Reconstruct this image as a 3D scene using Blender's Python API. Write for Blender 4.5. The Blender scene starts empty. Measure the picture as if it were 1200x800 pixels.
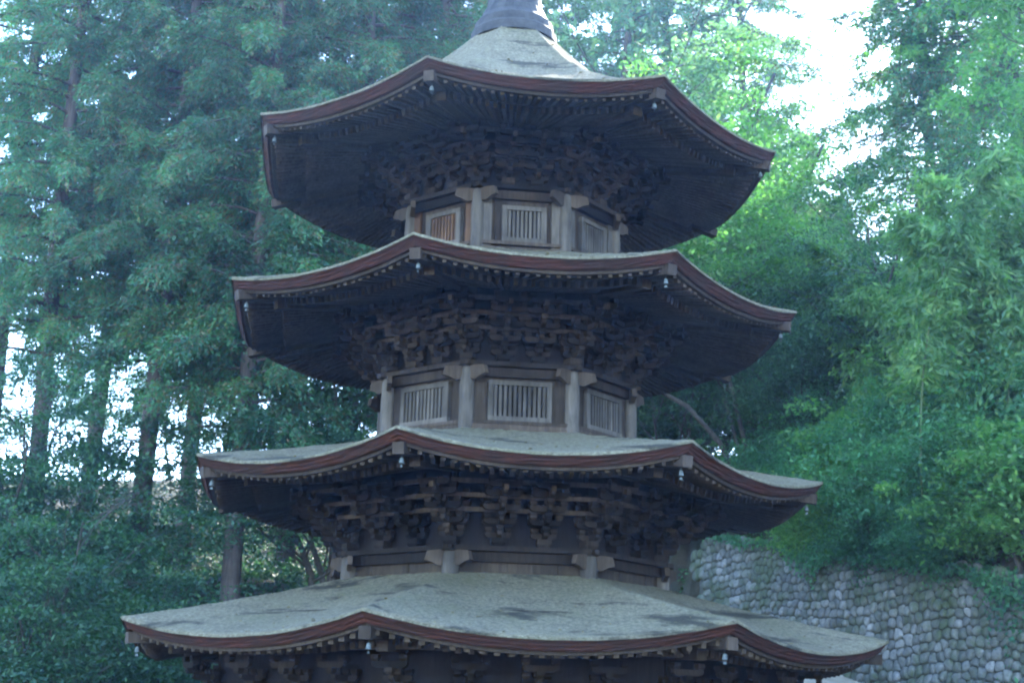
import bpy, math, random
import numpy as np
from mathutils import Vector, Matrix

sc = bpy.context.scene
COL = sc.collection
R_ = math.radians

# ------------------------------------------------------------------ camera
CZ = 2.2                                   # eye height above the pagoda's ground
D, PAN, PITCH, ROLL, FPX = 17.70, R_(0.26), R_(14.94), R_(1.38), 1636.0
cam = bpy.data.cameras.new('camera')
cam.sensor_width = 36.0
cam.lens = FPX / 1200.0 * 36.0
cam.clip_start = 0.1
cam.clip_end = 3000.0
cam_o = bpy.data.objects.new('camera', cam)
COL.objects.link(cam_o)
fw0 = Vector((math.sin(PAN), math.cos(PAN), 0))
rt = Vector((math.cos(PAN), -math.sin(PAN), 0))
zz = Vector((0, 0, 1))
fw = fw0 * math.cos(PITCH) + zz * math.sin(PITCH)
up = -fw0 * math.sin(PITCH) + zz * math.cos(PITCH)
rt2 = rt * math.cos(ROLL) + up * math.sin(ROLL)
up2 = -rt * math.sin(ROLL) + up * math.cos(ROLL)
m = Matrix((rt2, up2, -fw)).transposed().to_4x4()
m.translation = (0, -D, CZ)
cam_o.matrix_world = m
sc.camera = cam_o

# ------------------------------------------------------------------ sky, sun, exposure
SUN_AZ, SUN_EL = R_(24), R_(39)
world = bpy.data.worlds.new('World')
sc.world = world
world.use_nodes = True
wn = world.node_tree
sky = wn.nodes.new('ShaderNodeTexSky')
sky.sky_type = 'NISHITA'
sky.sun_disc = False
sky.sun_elevation = SUN_EL
sky.sun_rotation = SUN_AZ
sky.air_density = 1.0
sky.dust_density = 0.4
sky.ozone_density = 2.5
wn.links.new(sky.outputs[0], wn.nodes['Background'].inputs[0])
wn.nodes['Background'].inputs[1].default_value = 0.15
sun = bpy.data.lights.new('sun', 'SUN')
sun.energy = 2.2
sun.angle = R_(0.53)
sun.color = (1.0, 0.93, 0.80)
sun_o = bpy.data.objects.new('sun', sun)
COL.objects.link(sun_o)
sd = Vector((math.sin(SUN_AZ) * math.cos(SUN_EL), math.cos(SUN_AZ) * math.cos(SUN_EL), math.sin(SUN_EL)))
sun_o.rotation_euler = (-sd).to_track_quat('-Z', 'Y').to_euler()
sun_o.location = sd * 60
vs = sc.view_settings
vs.view_transform = 'Standard'
vs.look = 'None'
vs.gamma = 1.0
vs.exposure = 3.9
vs.use_white_balance = True            # the camera's slightly cool white balance
vs.white_balance_temperature = 6150
try:
    vs.use_curve_mapping = False
except Exception:
    pass
cy = sc.cycles
cy.use_denoising = True
cy.max_bounces = 6
cy.diffuse_bounces = 3
cy.glossy_bounces = 2
cy.transmission_bounces = 4
cy.volume_bounces = 0
cy.transparent_max_bounces = 4
cy.caustics_reflective = False
cy.caustics_refractive = False
cy.filter_width = 2.3

# ------------------------------------------------------------------ helpers
def mesh_np(name, V, F, smooth=False):
    """V (n,3), F list/array of equal-length faces or list of lists"""
    me = bpy.data.meshes.new(name)
    if isinstance(F, np.ndarray):
        V = np.ascontiguousarray(V, dtype=np.float32)
        nf, k = F.shape
        me.vertices.add(len(V))
        me.vertices.foreach_set('co', V.ravel())
        me.loops.add(nf * k)
        me.loops.foreach_set('vertex_index', np.ascontiguousarray(F, dtype=np.int32).ravel())
        me.polygons.add(nf)
        me.polygons.foreach_set('loop_start', np.arange(0, nf * k, k, dtype=np.int32))
        try:
            me.polygons.foreach_set('loop_total', np.full(nf, k, dtype=np.int32))
        except Exception:
            pass
        if smooth:
            me.polygons.foreach_set('use_smooth', np.ones(nf, dtype=bool))
        me.update(calc_edges=True)
    else:
        me.from_pydata([tuple(v) for v in V], [], [tuple(f) for f in F])
        if smooth:
            for p in me.polygons:
                p.use_smooth = True
        me.update()
    return me

def add(name, me, mat=None, parent=None, mw=None, **props):
    o = bpy.data.objects.new(name, me)
    COL.objects.link(o)
    if mat is not None and me is not None and len(me.materials) == 0:
        me.materials.append(mat)
    if parent is not None:
        o.parent = parent
    if mw is not None:
        o.matrix_local = mw
    for k, v in props.items():
        o[k] = v
    return o

class MB:
    """collects verts and faces into one mesh"""
    def __init__(s):
        s.V = []; s.F = []
    def poly(s, V, F, mw=None):
        n = len(s.V)
        s.V += [tuple(mw @ Vector(v)) for v in V] if mw is not None else [tuple(v) for v in V]
        s.F += [tuple(n + i for i in f) for f in F]
    def box(s, c, d, mw=None):
        x, y, z = c; a, b, h = d[0] / 2, d[1] / 2, d[2] / 2
        V = [(x - a, y - b, z - h), (x + a, y - b, z - h), (x + a, y + b, z - h), (x - a, y + b, z - h),
             (x - a, y - b, z + h), (x + a, y - b, z + h), (x + a, y + b, z + h), (x - a, y + b, z + h)]
        s.poly(V, BOXF, mw)
    def tube(s, pts, rads, n=8, cap=True):
        pts = [Vector(p) for p in pts]
        base = len(s.V)
        for i, p in enumerate(pts):
            a = pts[max(i - 1, 0)]; b = pts[min(i + 1, len(pts) - 1)]
            t = (b - a)
            if t.length < 1e-6: t = Vector((0, 0, 1))
            t.normalize()
            u = t.cross(Vector((0.31, 0.95, 0.05))).normalized()
            w = t.cross(u)
            for k in range(n):
                an = 2 * math.pi * k / n
                s.V.append(tuple(p + (u * math.cos(an) + w * math.sin(an)) * rads[i]))
        for i in range(len(pts) - 1):
            for k in range(n):
                k2 = (k + 1) % n
                s.F.append((base + i * n + k, base + i * n + k2, base + (i + 1) * n + k2, base + (i + 1) * n + k))
        if cap:
            s.F.append(tuple(base + k for k in range(n))[::-1])
            s.F.append(tuple(base + (len(pts) - 1) * n + k for k in range(n)))
    def lathe(s, prof, n=16, mw=None):
        V = []; F = []
        for r, z in prof:
            for k in range(n):
                a = 2 * math.pi * k / n
                V.append((r * math.cos(a), r * math.sin(a), z))
        for i in range(len(prof) - 1):
            for k in range(n):
                k2 = (k + 1) % n
                F.append((i * n + k, i * n + k2, (i + 1) * n + k2, (i + 1) * n + k))
        F.append(tuple(range(n))[::-1]); F.append(tuple((len(prof) - 1) * n + k for k in range(n)))
        s.poly(V, F, mw)
    def mesh(s, name, smooth=False):
        return mesh_np(name, s.V, s.F, smooth)

BOXF = [(0, 3, 2, 1), (4, 5, 6, 7), (0, 1, 5, 4), (1, 2, 6, 5), (2, 3, 7, 6), (3, 0, 4, 7)]

def frame(o, x, z=None):
    """matrix whose local X runs along x, local Z near up, origin o"""
    x = Vector(x).normalized()
    zref = Vector(z) if z is not None else Vector((0, 0, 1))
    y = zref.cross(x)
    if y.length < 1e-6: y = Vector((0, 1, 0))
    y.normalize()
    zv = x.cross(y)
    mm = Matrix((x, y, zv)).transposed().to_4x4()
    mm.translation = Vector(o)
    return mm

def smooth(t):
    t = max(0.0, min(1.0, t)); return t * t * (3 - 2 * t)

# ------------------------------------------------------------------ materials
def new_mat(name):
    mt = bpy.data.materials.new(name)
    mt.use_nodes = True
    nt = mt.node_tree
    return mt, nt, nt.nodes['Principled BSDF']

def ramp(nt, fac, cols):
    r = nt.nodes.new('ShaderNodeValToRGB')
    while len(r.color_ramp.elements) < len(cols): r.color_ramp.elements.new(0.5)
    for e, (p, c) in zip(r.color_ramp.elements, cols):
        e.position = p; e.color = (*c, 1)
    nt.links.new(fac, r.inputs[0])
    return r.outputs[0]

def mix(nt, fac, a, b, mode='MIX'):
    n = nt.nodes.new('ShaderNodeMix'); n.data_type = 'RGBA'; n.blend_type = mode
    for s, v in ((n.inputs[0], fac), (n.inputs[6], a), (n.inputs[7], b)):
        if hasattr(v, 'is_linked') or hasattr(v, 'links'): nt.links.new(v, s)
        elif isinstance(v, (int, float)): s.default_value = v
        else: s.default_value = (*v, 1)
    return n.outputs[2]

def noise(nt, scale, detail=4, stretch=None, rough=0.6, coord='pos', dist=0.0):
    n = nt.nodes.new('ShaderNodeTexNoise')
    n.inputs['Scale'].default_value = scale
    n.inputs['Detail'].default_value = detail
    n.inputs['Roughness'].default_value = rough
    n.inputs['Distortion'].default_value = dist
    if coord == 'pos':
        g = nt.nodes.new('ShaderNodeNewGeometry').outputs['Position']
    else:
        g = nt.nodes.new('ShaderNodeTexCoord').outputs['Object']
    if stretch:
        mp = nt.nodes.new('ShaderNodeMapping'); mp.inputs['Scale'].default_value = stretch
        nt.links.new(g, mp.inputs[0]); g = mp.outputs[0]
    nt.links.new(g, n.inputs['Vector'])
    return n.outputs[0]

def bump(nt, bs, h, strength=0.4, dist=0.02):
    b = nt.nodes.new('ShaderNodeBump'); b.inputs['Strength'].default_value = strength
    b.inputs['Distance'].default_value = dist
    nt.links.new(h, b.inputs['Height']); nt.links.new(b.outputs[0], bs.inputs['Normal'])

def obj_random(nt):
    return nt.nodes.new('ShaderNodeObjectInfo').outputs['Random']

def wood(name, dark, light, stretch=(14, 14, 1.6), rough=0.8, coord='pos', var=0.35):
    mt, nt, bs = new_mat(name)
    a = noise(nt, 1.6, 6, stretch, 0.65, coord, 0.4)
    c = ramp(nt, a, [(0.3, dark), (0.7, light)])
    b = noise(nt, 2.3, 3)
    c = mix(nt, ramp(nt, b, [(0.45, (0, 0, 0)), (0.75, (0.6, 0.6, 0.6))]), c, tuple(v * 0.45 for v in dark))
    rv = ramp(nt, obj_random(nt), [(0.0, (1 - var,) * 3), (1.0, (1 + var * 0.6,) * 3)])
    c = mix(nt, 1.0, c, rv, 'MULTIPLY')
    nt.links.new(c, bs.inputs['Base Color'])
    bs.inputs['Roughness'].default_value = rough
    bs.inputs['Specular IOR Level'].default_value = 0.12
    bump(nt, bs, a, 0.5, 0.01)
    return mt

M = {}
M['wood'] = wood('weathered_wood', (0.030, 0.021, 0.015), (0.075, 0.055, 0.041))
M['wood_pale'] = wood('pale_weathered_wood', (0.05, 0.042, 0.035), (0.108, 0.092, 0.077))
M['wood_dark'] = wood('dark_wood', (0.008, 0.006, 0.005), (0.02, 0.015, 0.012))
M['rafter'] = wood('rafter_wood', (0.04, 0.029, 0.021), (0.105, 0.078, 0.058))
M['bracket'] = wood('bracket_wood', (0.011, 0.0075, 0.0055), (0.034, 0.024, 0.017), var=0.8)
M['wall_plank'] = wood('wall_planks', (0.024, 0.017, 0.012), (0.06, 0.044, 0.031))
M['red_board'] = wood('ochre_plank', (0.055, 0.03, 0.017), (0.11, 0.06, 0.034))

def bark_roof():
    mt, nt, bs = new_mat('cypress_bark_roof')
    fine = noise(nt, 26, 6, None, 0.8)
    mid = noise(nt, 2.2, 6, None, 0.7)
    c = ramp(nt, fine, [(0.30, (0.07, 0.058, 0.036)), (0.5, (0.175, 0.152, 0.098)), (0.70, (0.33, 0.29, 0.195))])
    moss = ramp(nt, noise(nt, 1.1, 6, None, 0.75), [(0.50, (0, 0, 0)), (0.68, (0.7, 0.7, 0.7))])
    c = mix(nt, moss, c, (0.10, 0.095, 0.05))
    st = ramp(nt, noise(nt, 0.9, 5, (1, 1, 6), 0.6, dist=0.6), [(0.555, (0, 0, 0)), (0.64, (0.8, 0.8, 0.8))])
    c = mix(nt, st, c, (0.025, 0.024, 0.021))
    c = mix(nt, 1.0, c, ramp(nt, mid, [(0.3, (0.75,) * 3), (0.7, (1.15,) * 3)]), 'MULTIPLY')
    nt.links.new(c, bs.inputs['Base Color'])
    bs.inputs['Roughness'].default_value = 0.95
    bs.inputs['Specular IOR Level'].default_value = 0.1
    h = nt.nodes.new('ShaderNodeMath'); h.operation = 'ADD'
    nt.links.new(fine, h.inputs[0]); nt.links.new(mid, h.inputs[1])
    bump(nt, bs, h.outputs[0], 1.0, 0.04)
    return mt
M['bark'] = bark_roof()

def bark_cut():
    mt, nt, bs = new_mat('bark_cut_edge')
    a = noise(nt, 1.0, 6, (7, 7, 45), 0.75, dist=0.8)
    b = noise(nt, 2.0, 6, None, 0.7)
    c = ramp(nt, a, [(0.3, (0.014, 0.008, 0.006)), (0.7, (0.075, 0.025, 0.016))])
    c = mix(nt, ramp(nt, b, [(0.42, (0, 0, 0)), (0.62, (0.85, 0.85, 0.85))]), c, (0.028, 0.017, 0.013))
    nt.links.new(c, bs.inputs['Base Color'])
    bs.inputs['Roughness'].default_value = 0.9
    bs.inputs['Specular IOR Level'].default_value = 0.1
    bump(nt, bs, a, 0.6, 0.015)
    return mt
M['cut'] = bark_cut()

def simple(name, c1, c2, scale=6, rough=0.8, metal=0.0, b=0.3):
    mt, nt, bs = new_mat(name)
    a = noise(nt, scale, 5)
    nt.links.new(ramp(nt, a, [(0.3, c1), (0.7, c2)]), bs.inputs['Base Color'])
    bs.inputs['Roughness'].default_value = rough
    bs.inputs['Metallic'].default_value = metal
    bs.inputs['Specular IOR Level'].default_value = 0.15
    if b: bump(nt, bs, a, b, 0.02)
    return mt
M['bronze'] = simple('verdigris_bronze', (0.05, 0.058, 0.058), (0.15, 0.17, 0.17), 30, 0.6, 0.2)
M['iron'] = simple('dark_bronze', (0.02, 0.02, 0.02), (0.055, 0.052, 0.05), 8, 0.7, 0.1)
M['path'] = simple('sandy_path', (0.30, 0.25, 0.18), (0.44, 0.38, 0.29), 5, 0.95)
M['gravel'] = simple('packed_gravel', (0.05, 0.048, 0.038), (0.11, 0.10, 0.08), 30, 0.95)
M['base_stone'] = simple('granite', (0.22, 0.215, 0.20), (0.36, 0.35, 0.33), 12, 0.85)
M['mortar'] = simple('wall_packing', (0.035, 0.04, 0.03), (0.09, 0.09, 0.075), 9, 0.95)

def ground_mat():
    mt, nt, bs = new_mat('forest_floor')
    a = noise(nt, 3.5, 7, None, 0.7); b = noise(nt, 0.35, 4)
    c = ramp(nt, a, [(0.3, (0.035, 0.028, 0.018)), (0.6, (0.075, 0.06, 0.035)), (0.8, (0.12, 0.09, 0.05))])
    g = ramp(nt, b, [(0.4, (0, 0, 0)), (0.6, (0.8, 0.8, 0.8))])
    c = mix(nt, g, c, (0.03, 0.055, 0.018))
    nt.links.new(c, bs.inputs['Base Color']); bs.inputs['Roughness'].default_value = 0.95
    bump(nt, bs, a, 0.9, 0.15)
    return mt
M['ground'] = ground_mat()

def stone_mat(mass=False):
    mt, nt, bs = new_mat('river_cobble_mass' if mass else 'river_cobble')
    a = noise(nt, 14, 6, None, 0.7)
    base = ramp(nt, nt.nodes.new('ShaderNodeNewGeometry').outputs['Random Per Island'] if mass else obj_random(nt), [(0.0, (0.09, 0.093, 0.088)), (0.35, (0.125, 0.128, 0.12)), (0.75, (0.16, 0.162, 0.153)), (1.0, (0.23, 0.23, 0.22))])
    c = mix(nt, 1.0, base, ramp(nt, a, [(0.3, (0.6,) * 3), (0.7, (1.25,) * 3)]), 'MULTIPLY')
    moss = ramp(nt, noise(nt, 1.6, 5, None, 0.7), [(0.43, (0, 0, 0)), (0.62, (0.8, 0.8, 0.8))])
    c = mix(nt, moss, c, (0.055, 0.075, 0.035))
    nt.links.new(c, bs.inputs['Base Color']); bs.inputs['Roughness'].default_value = 0.85
    bs.inputs['Specular IOR Level'].default_value = 0.25
    bump(nt, bs, a, 0.5, 0.02)
    return mt
M['stone'] = stone_mat()
M['stone_mass'] = stone_mat(True)

def leaf_mat(name, cols, trans=0.4, tcol=None, hue_obj=0.25, rough=0.6):
    mt, nt, bs = new_mat(name)
    ri = nt.nodes.new('ShaderNodeNewGeometry').outputs['Random Per Island']
    c = ramp(nt, ri, [(i / (len(cols) - 1), k) for i, k in enumerate(cols)])
    rv = ramp(nt, obj_random(nt), [(0.0, (1 - hue_obj,) * 3), (1.0, (1 + hue_obj,) * 3)])
    c = mix(nt, 1.0, c, rv, 'MULTIPLY')
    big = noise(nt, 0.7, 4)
    c = mix(nt, 1.0, c, ramp(nt, big, [(0.3, (0.60, 0.66, 0.80)), (0.7, (1.40, 1.32, 1.05))]), 'MULTIPLY')  # random tone variation, widened to imitate light and dark depth in the foliage
    nt.links.new(c, bs.inputs['Base Color'])
    bs.inputs['Roughness'].default_value = rough
    bs.inputs['Specular IOR Level'].default_value = 0.3
    tr = nt.nodes.new('ShaderNodeBsdfTranslucent')
    nt.links.new(mix(nt, 1.0, c, tcol or (1.2, 1.75, 0.85), 'MULTIPLY'), tr.inputs[0])
    ms = nt.nodes.new('ShaderNodeMixShader'); ms.inputs[0].default_value = trans
    nt.links.new(bs.outputs[0], ms.inputs[1]); nt.links.new(tr.outputs[0], ms.inputs[2])
    nt.links.new(ms.outputs[0], nt.nodes['Material Output'].inputs[0])
    return mt
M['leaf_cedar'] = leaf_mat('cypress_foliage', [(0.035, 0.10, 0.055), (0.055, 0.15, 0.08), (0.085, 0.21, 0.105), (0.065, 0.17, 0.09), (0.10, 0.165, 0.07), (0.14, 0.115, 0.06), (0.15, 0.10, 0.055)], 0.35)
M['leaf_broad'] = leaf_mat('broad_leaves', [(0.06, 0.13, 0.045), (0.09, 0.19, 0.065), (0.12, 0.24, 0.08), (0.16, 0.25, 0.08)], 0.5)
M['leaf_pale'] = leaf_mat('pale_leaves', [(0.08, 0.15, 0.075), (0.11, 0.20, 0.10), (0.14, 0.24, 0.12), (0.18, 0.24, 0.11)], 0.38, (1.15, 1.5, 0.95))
M['leaf_under_shade_tint'] = leaf_mat('understory_leaves_shade_tint', [(0.018, 0.05, 0.028), (0.03, 0.08, 0.042), (0.05, 0.11, 0.055), (0.075, 0.13, 0.06)], 0.3)  # leaf colour darkened to imitate the weaker sky light low on the slope
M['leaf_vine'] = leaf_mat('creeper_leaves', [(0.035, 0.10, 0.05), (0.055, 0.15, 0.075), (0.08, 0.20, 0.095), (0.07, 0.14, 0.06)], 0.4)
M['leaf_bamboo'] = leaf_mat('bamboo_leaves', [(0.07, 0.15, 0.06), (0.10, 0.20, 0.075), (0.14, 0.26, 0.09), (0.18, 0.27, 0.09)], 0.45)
M['trunk_cedar'] = wood('cedar_bark', (0.055, 0.042, 0.035), (0.15, 0.12, 0.10), (18, 18, 1.2), 0.95)
M['trunk'] = wood('tree_bark', (0.035, 0.03, 0.025), (0.10, 0.087, 0.072), (8, 8, 2.5), 0.95)
M['culm'] = simple('bamboo_culm', (0.05, 0.08, 0.03), (0.10, 0.13, 0.05), 3, 0.5)

# ------------------------------------------------------------------ terrain
W0 = Vector((3.28, 11.1, 0)); W1 = Vector((7.0, 1.56, 0))
wd = (W1 - W0).normalized(); wnrm = Vector((-wd.y, wd.x, 0))
if wnrm.x < 0: wnrm = -wnrm
def z_path(q): return max(0.1, 4.6 - 0.275 * q)
def z_top(q): return 5.85 - 0.165 * q
_rs = np.random.RandomState(5)
_ph = _rs.rand(24, 3) * np.array([6.28, 6.28, 6.28]); _fr = _rs.rand(24, 2)
def bumps(x, y):
    v = 0
    for i in range(10):
        f = 0.25 + 1.1 * _fr[i, 0]; a = _ph[i, 0]
        v += math.sin(f * (x * math.cos(a) + y * math.sin(a)) + _ph[i, 1]) * 0.10 / (0.6 + f)
    return v
def h_left(x, y):
    yy = y - 0.10 * abs(x + 4)
    z = 4.6 * smooth((yy - 5.0) / 8.5) + 5.0 * smooth((yy - 13.0) / 17.0)
    z -= 6 * smooth((y - 34) / 40.0)
    return z
def ground_z(x, y):
    p = Vector((x, y, 0)) - W0
    q = p.dot(wd); s = p.dot(wnrm)
    zl = h_left(x, y)
    if s > 0.62:
        zr = z_top(q) + 0.62 * min(s, 14) + 0.10 * max(0, min(s - 14, 20)) - 0.3 * max(0, min(s - 34, 20))
        zr = max(zr, 0)
    elif s > -2.0:
        zr = z_path(q)
    else:
        zr = z_path(q) * (1 - smooth((-s - 2.0) / 2.0))
    w = smooth((q + 7.0) / 6.5) if s > -2.0 else smooth((q + 4.5) / 4.5)
    if s < -2 : w *= 1 - smooth((-s - 2) / 5)
    z = zl * (1 - w) + zr * w
    r = math.hypot(x, y)
    rough = smooth((r - 6) / 5) * (0.15 if -2 < s < 0.3 and q > -2 else 1.0)
    return z + bumps(x, y) * rough

def axis(lo, hi, fine_lo, fine_hi, fine, grow=1.35):
    a = list(np.arange(fine_lo, fine_hi + 1e-6, fine)); st = fine
    v = fine_lo; left = []
    while v > lo: st *= grow; v -= st; left.append(max(v, lo))
    st = fine; v = fine_hi; right = []
    while v < hi: st *= grow; v += st; right.append(min(v, hi))
    return left[::-1] + a + right
gx = axis(-160, 160, -20, 22, 0.33); gy = axis(-120, 180, -8, 34, 0.33)
V = np.array([(x, y, ground_z(x, y)) for y in gy for x in gx])
nx = len(gx)
ii, jj = np.meshgrid(np.arange(len(gy) - 1), np.arange(nx - 1), indexing='ij')
b0 = (ii * nx + jj).ravel()
F = np.stack([b0, b0 + 1, b0 + 1 + nx, b0 + nx], 1)
add('hillside_ground', mesh_np('hillside_ground', V, F, True), M['ground'], kind='structure')

# sandy path that climbs along the foot of the retaining wall
P = []; Fp = []
qs = np.arange(-3.5, 15.01, 0.5); ss = np.linspace(-2.05, 0.35, 7)
rnd = random.Random(2)
for q in qs:
    for s in ss:
        s2 = s + (rnd.uniform(-.12, .12) if s < -1.9 else 0)
        p = W0 + wd * float(q) + wnrm * s2
        P.append((p.x, p.y, ground_z(p.x, p.y) + 0.03 + rnd.uniform(0, .015)))
for i in range(len(qs) - 1):
    for j in range(len(ss) - 1):
        a = i * len(ss) + j
        Fp.append((a, a + 1, a + 1 + len(ss), a + len(ss)))
add('path', mesh_np('path', P, Fp, True), M['path'], kind='structure')

# gravel court round the pagoda
P = [(0, -4, 0.012)]; Fp = []
for k in range(48):
    a = 2 * math.pi * k / 48
    r = 5.6 + 0.2 * math.sin(3 * a) + (9 if math.sin(a) < -0.2 else 0) * smooth((-math.sin(a) - .2) / .5)
    P.append((r * math.cos(a), r * math.sin(a), 0.012))
for k in range(48): Fp.append((0, 1 + k, 1 + (k + 1) % 48))
add('courtyard_ground', mesh_np('courtyard_ground', P, Fp), M['gravel'], kind='structure')

# ------------------------------------------------------------------ pagoda
ROT = R_(6.78)
def cang(i): return R_(-67.5 + 45 * i) + ROT
def dirv(a): return Vector((math.sin(a), -math.cos(a), 0))
pagoda = add('pagoda', None)
pagoda['label'] = 'weathered wooden octagonal pagoda with four upturned bark roofs'
pagoda['category'] = 'pagoda'
CO8 = math.cos(R_(22.5))
#  eave radius, corner z, sag, inner radius, inner z, profile, name of look
ROOF = [
    dict(R=4.68, z=0.93, sag=0.215, ri=1.98, zi=1.545, a=0.80, rw=3.62, name='lowest'),
    dict(R=4.00, z=2.79, sag=0.20, ri=1.60, zi=3.26, a=0.78, rw=2.05, name='second lowest'),
    dict(R=3.75, z=4.94, sag=0.165, ri=1.38, zi=5.58, a=0.80, rw=1.65, name='second highest'),
    dict(R=3.55, z=7.10, sag=0.155, ri=0.46, zi=9.13, a=0.42, rw=1.437, name='topmost'),
]
NT = 24
def eave(k, side, t, lam=1.0, dz=0.0):
    r = ROOF[k]
    c0 = dirv(cang(side)); c1 = dirv(cang(side + 1))
    p = (c0 * (1 - t) + c1 * t) * r['R'] * lam
    e = abs(2 * t - 1) ** 2.1
    p.z = CZ + r['z'] - r['sag'] * (1 - e) + dz
    return p
TH_CUT, TH_BOARD = 0.132, 0.034
def soffit(k, side, t, lam, dz=0.0):
    """top of the rafters: follows the eave at the rim, level at the wall"""
    r = ROOF[k]
    e = abs(2 * t - 1) ** 2.1
    ze = r['z'] - r['sag'] * (1 - e) - TH_CUT - TH_BOARD
    li = (r['rw'] - 0.1) / r['R']
    zin = r['z'] - r['sag'] - TH_CUT - TH_BOARD + 0.24 * (r['R'] - r['rw'])
    w = (1 - lam) / (1 - li)
    p = eave(k, side, t, lam)
    p.z = CZ + ze * (1 - w) + zin * w + dz
    return p
def soffit_mid(k, apo):
    r = ROOF[k]
    return soffit(k, 1, 0.5, apo / (r['R'] * CO8)).z

unit_box = MB(); unit_box.box((0, 0, 0), (1, 1, 1)); unit_box = unit_box.mesh('rafter_mesh')
unit_box.materials.append(M['rafter'])
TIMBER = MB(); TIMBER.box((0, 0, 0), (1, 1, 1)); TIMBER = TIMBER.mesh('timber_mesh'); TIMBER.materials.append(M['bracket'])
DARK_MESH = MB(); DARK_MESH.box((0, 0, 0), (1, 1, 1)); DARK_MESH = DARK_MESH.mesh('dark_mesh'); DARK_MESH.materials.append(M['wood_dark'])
beam_mesh = MB(); beam_mesh.box((0, 0, 0), (1, 1, 1)); beam_mesh = beam_mesh.mesh('beam_mesh'); beam_mesh.materials.append(M['wood'])
pale_mesh = MB(); pale_mesh.box((0, 0, 0), (1, 1, 1)); pale_mesh = pale_mesh.mesh('pale_beam_mesh'); pale_mesh.materials.append(M['wood_pale'])
plank_mesh = MB(); plank_mesh.box((0, 0, 0), (1, 1, 1)); plank_mesh = plank_mesh.mesh('plank_mesh'); plank_mesh.materials.append(M['wall_plank'])
board_mesh = MB(); board_mesh.box((0, 0, 0), (1, 1, 1)); board_mesh = board_mesh.mesh('ochre_plank_mesh'); board_mesh.materials.append(M['red_board'])

def bar_matrix(a, b, w, h, drop=0.0):
    a = Vector(a); b = Vector(b)
    x = (b - a); L = x.length
    mm = frame((a + b) / 2 + Vector((0, 0, drop)), x)
    return mm @ Matrix.Diagonal((L, w, h, 1))

def bar(name, a, b, w, h, parent, me, drop=0.0):
    return add(name, me, None, parent, bar_matrix(a, b, w, h, drop))

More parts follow.
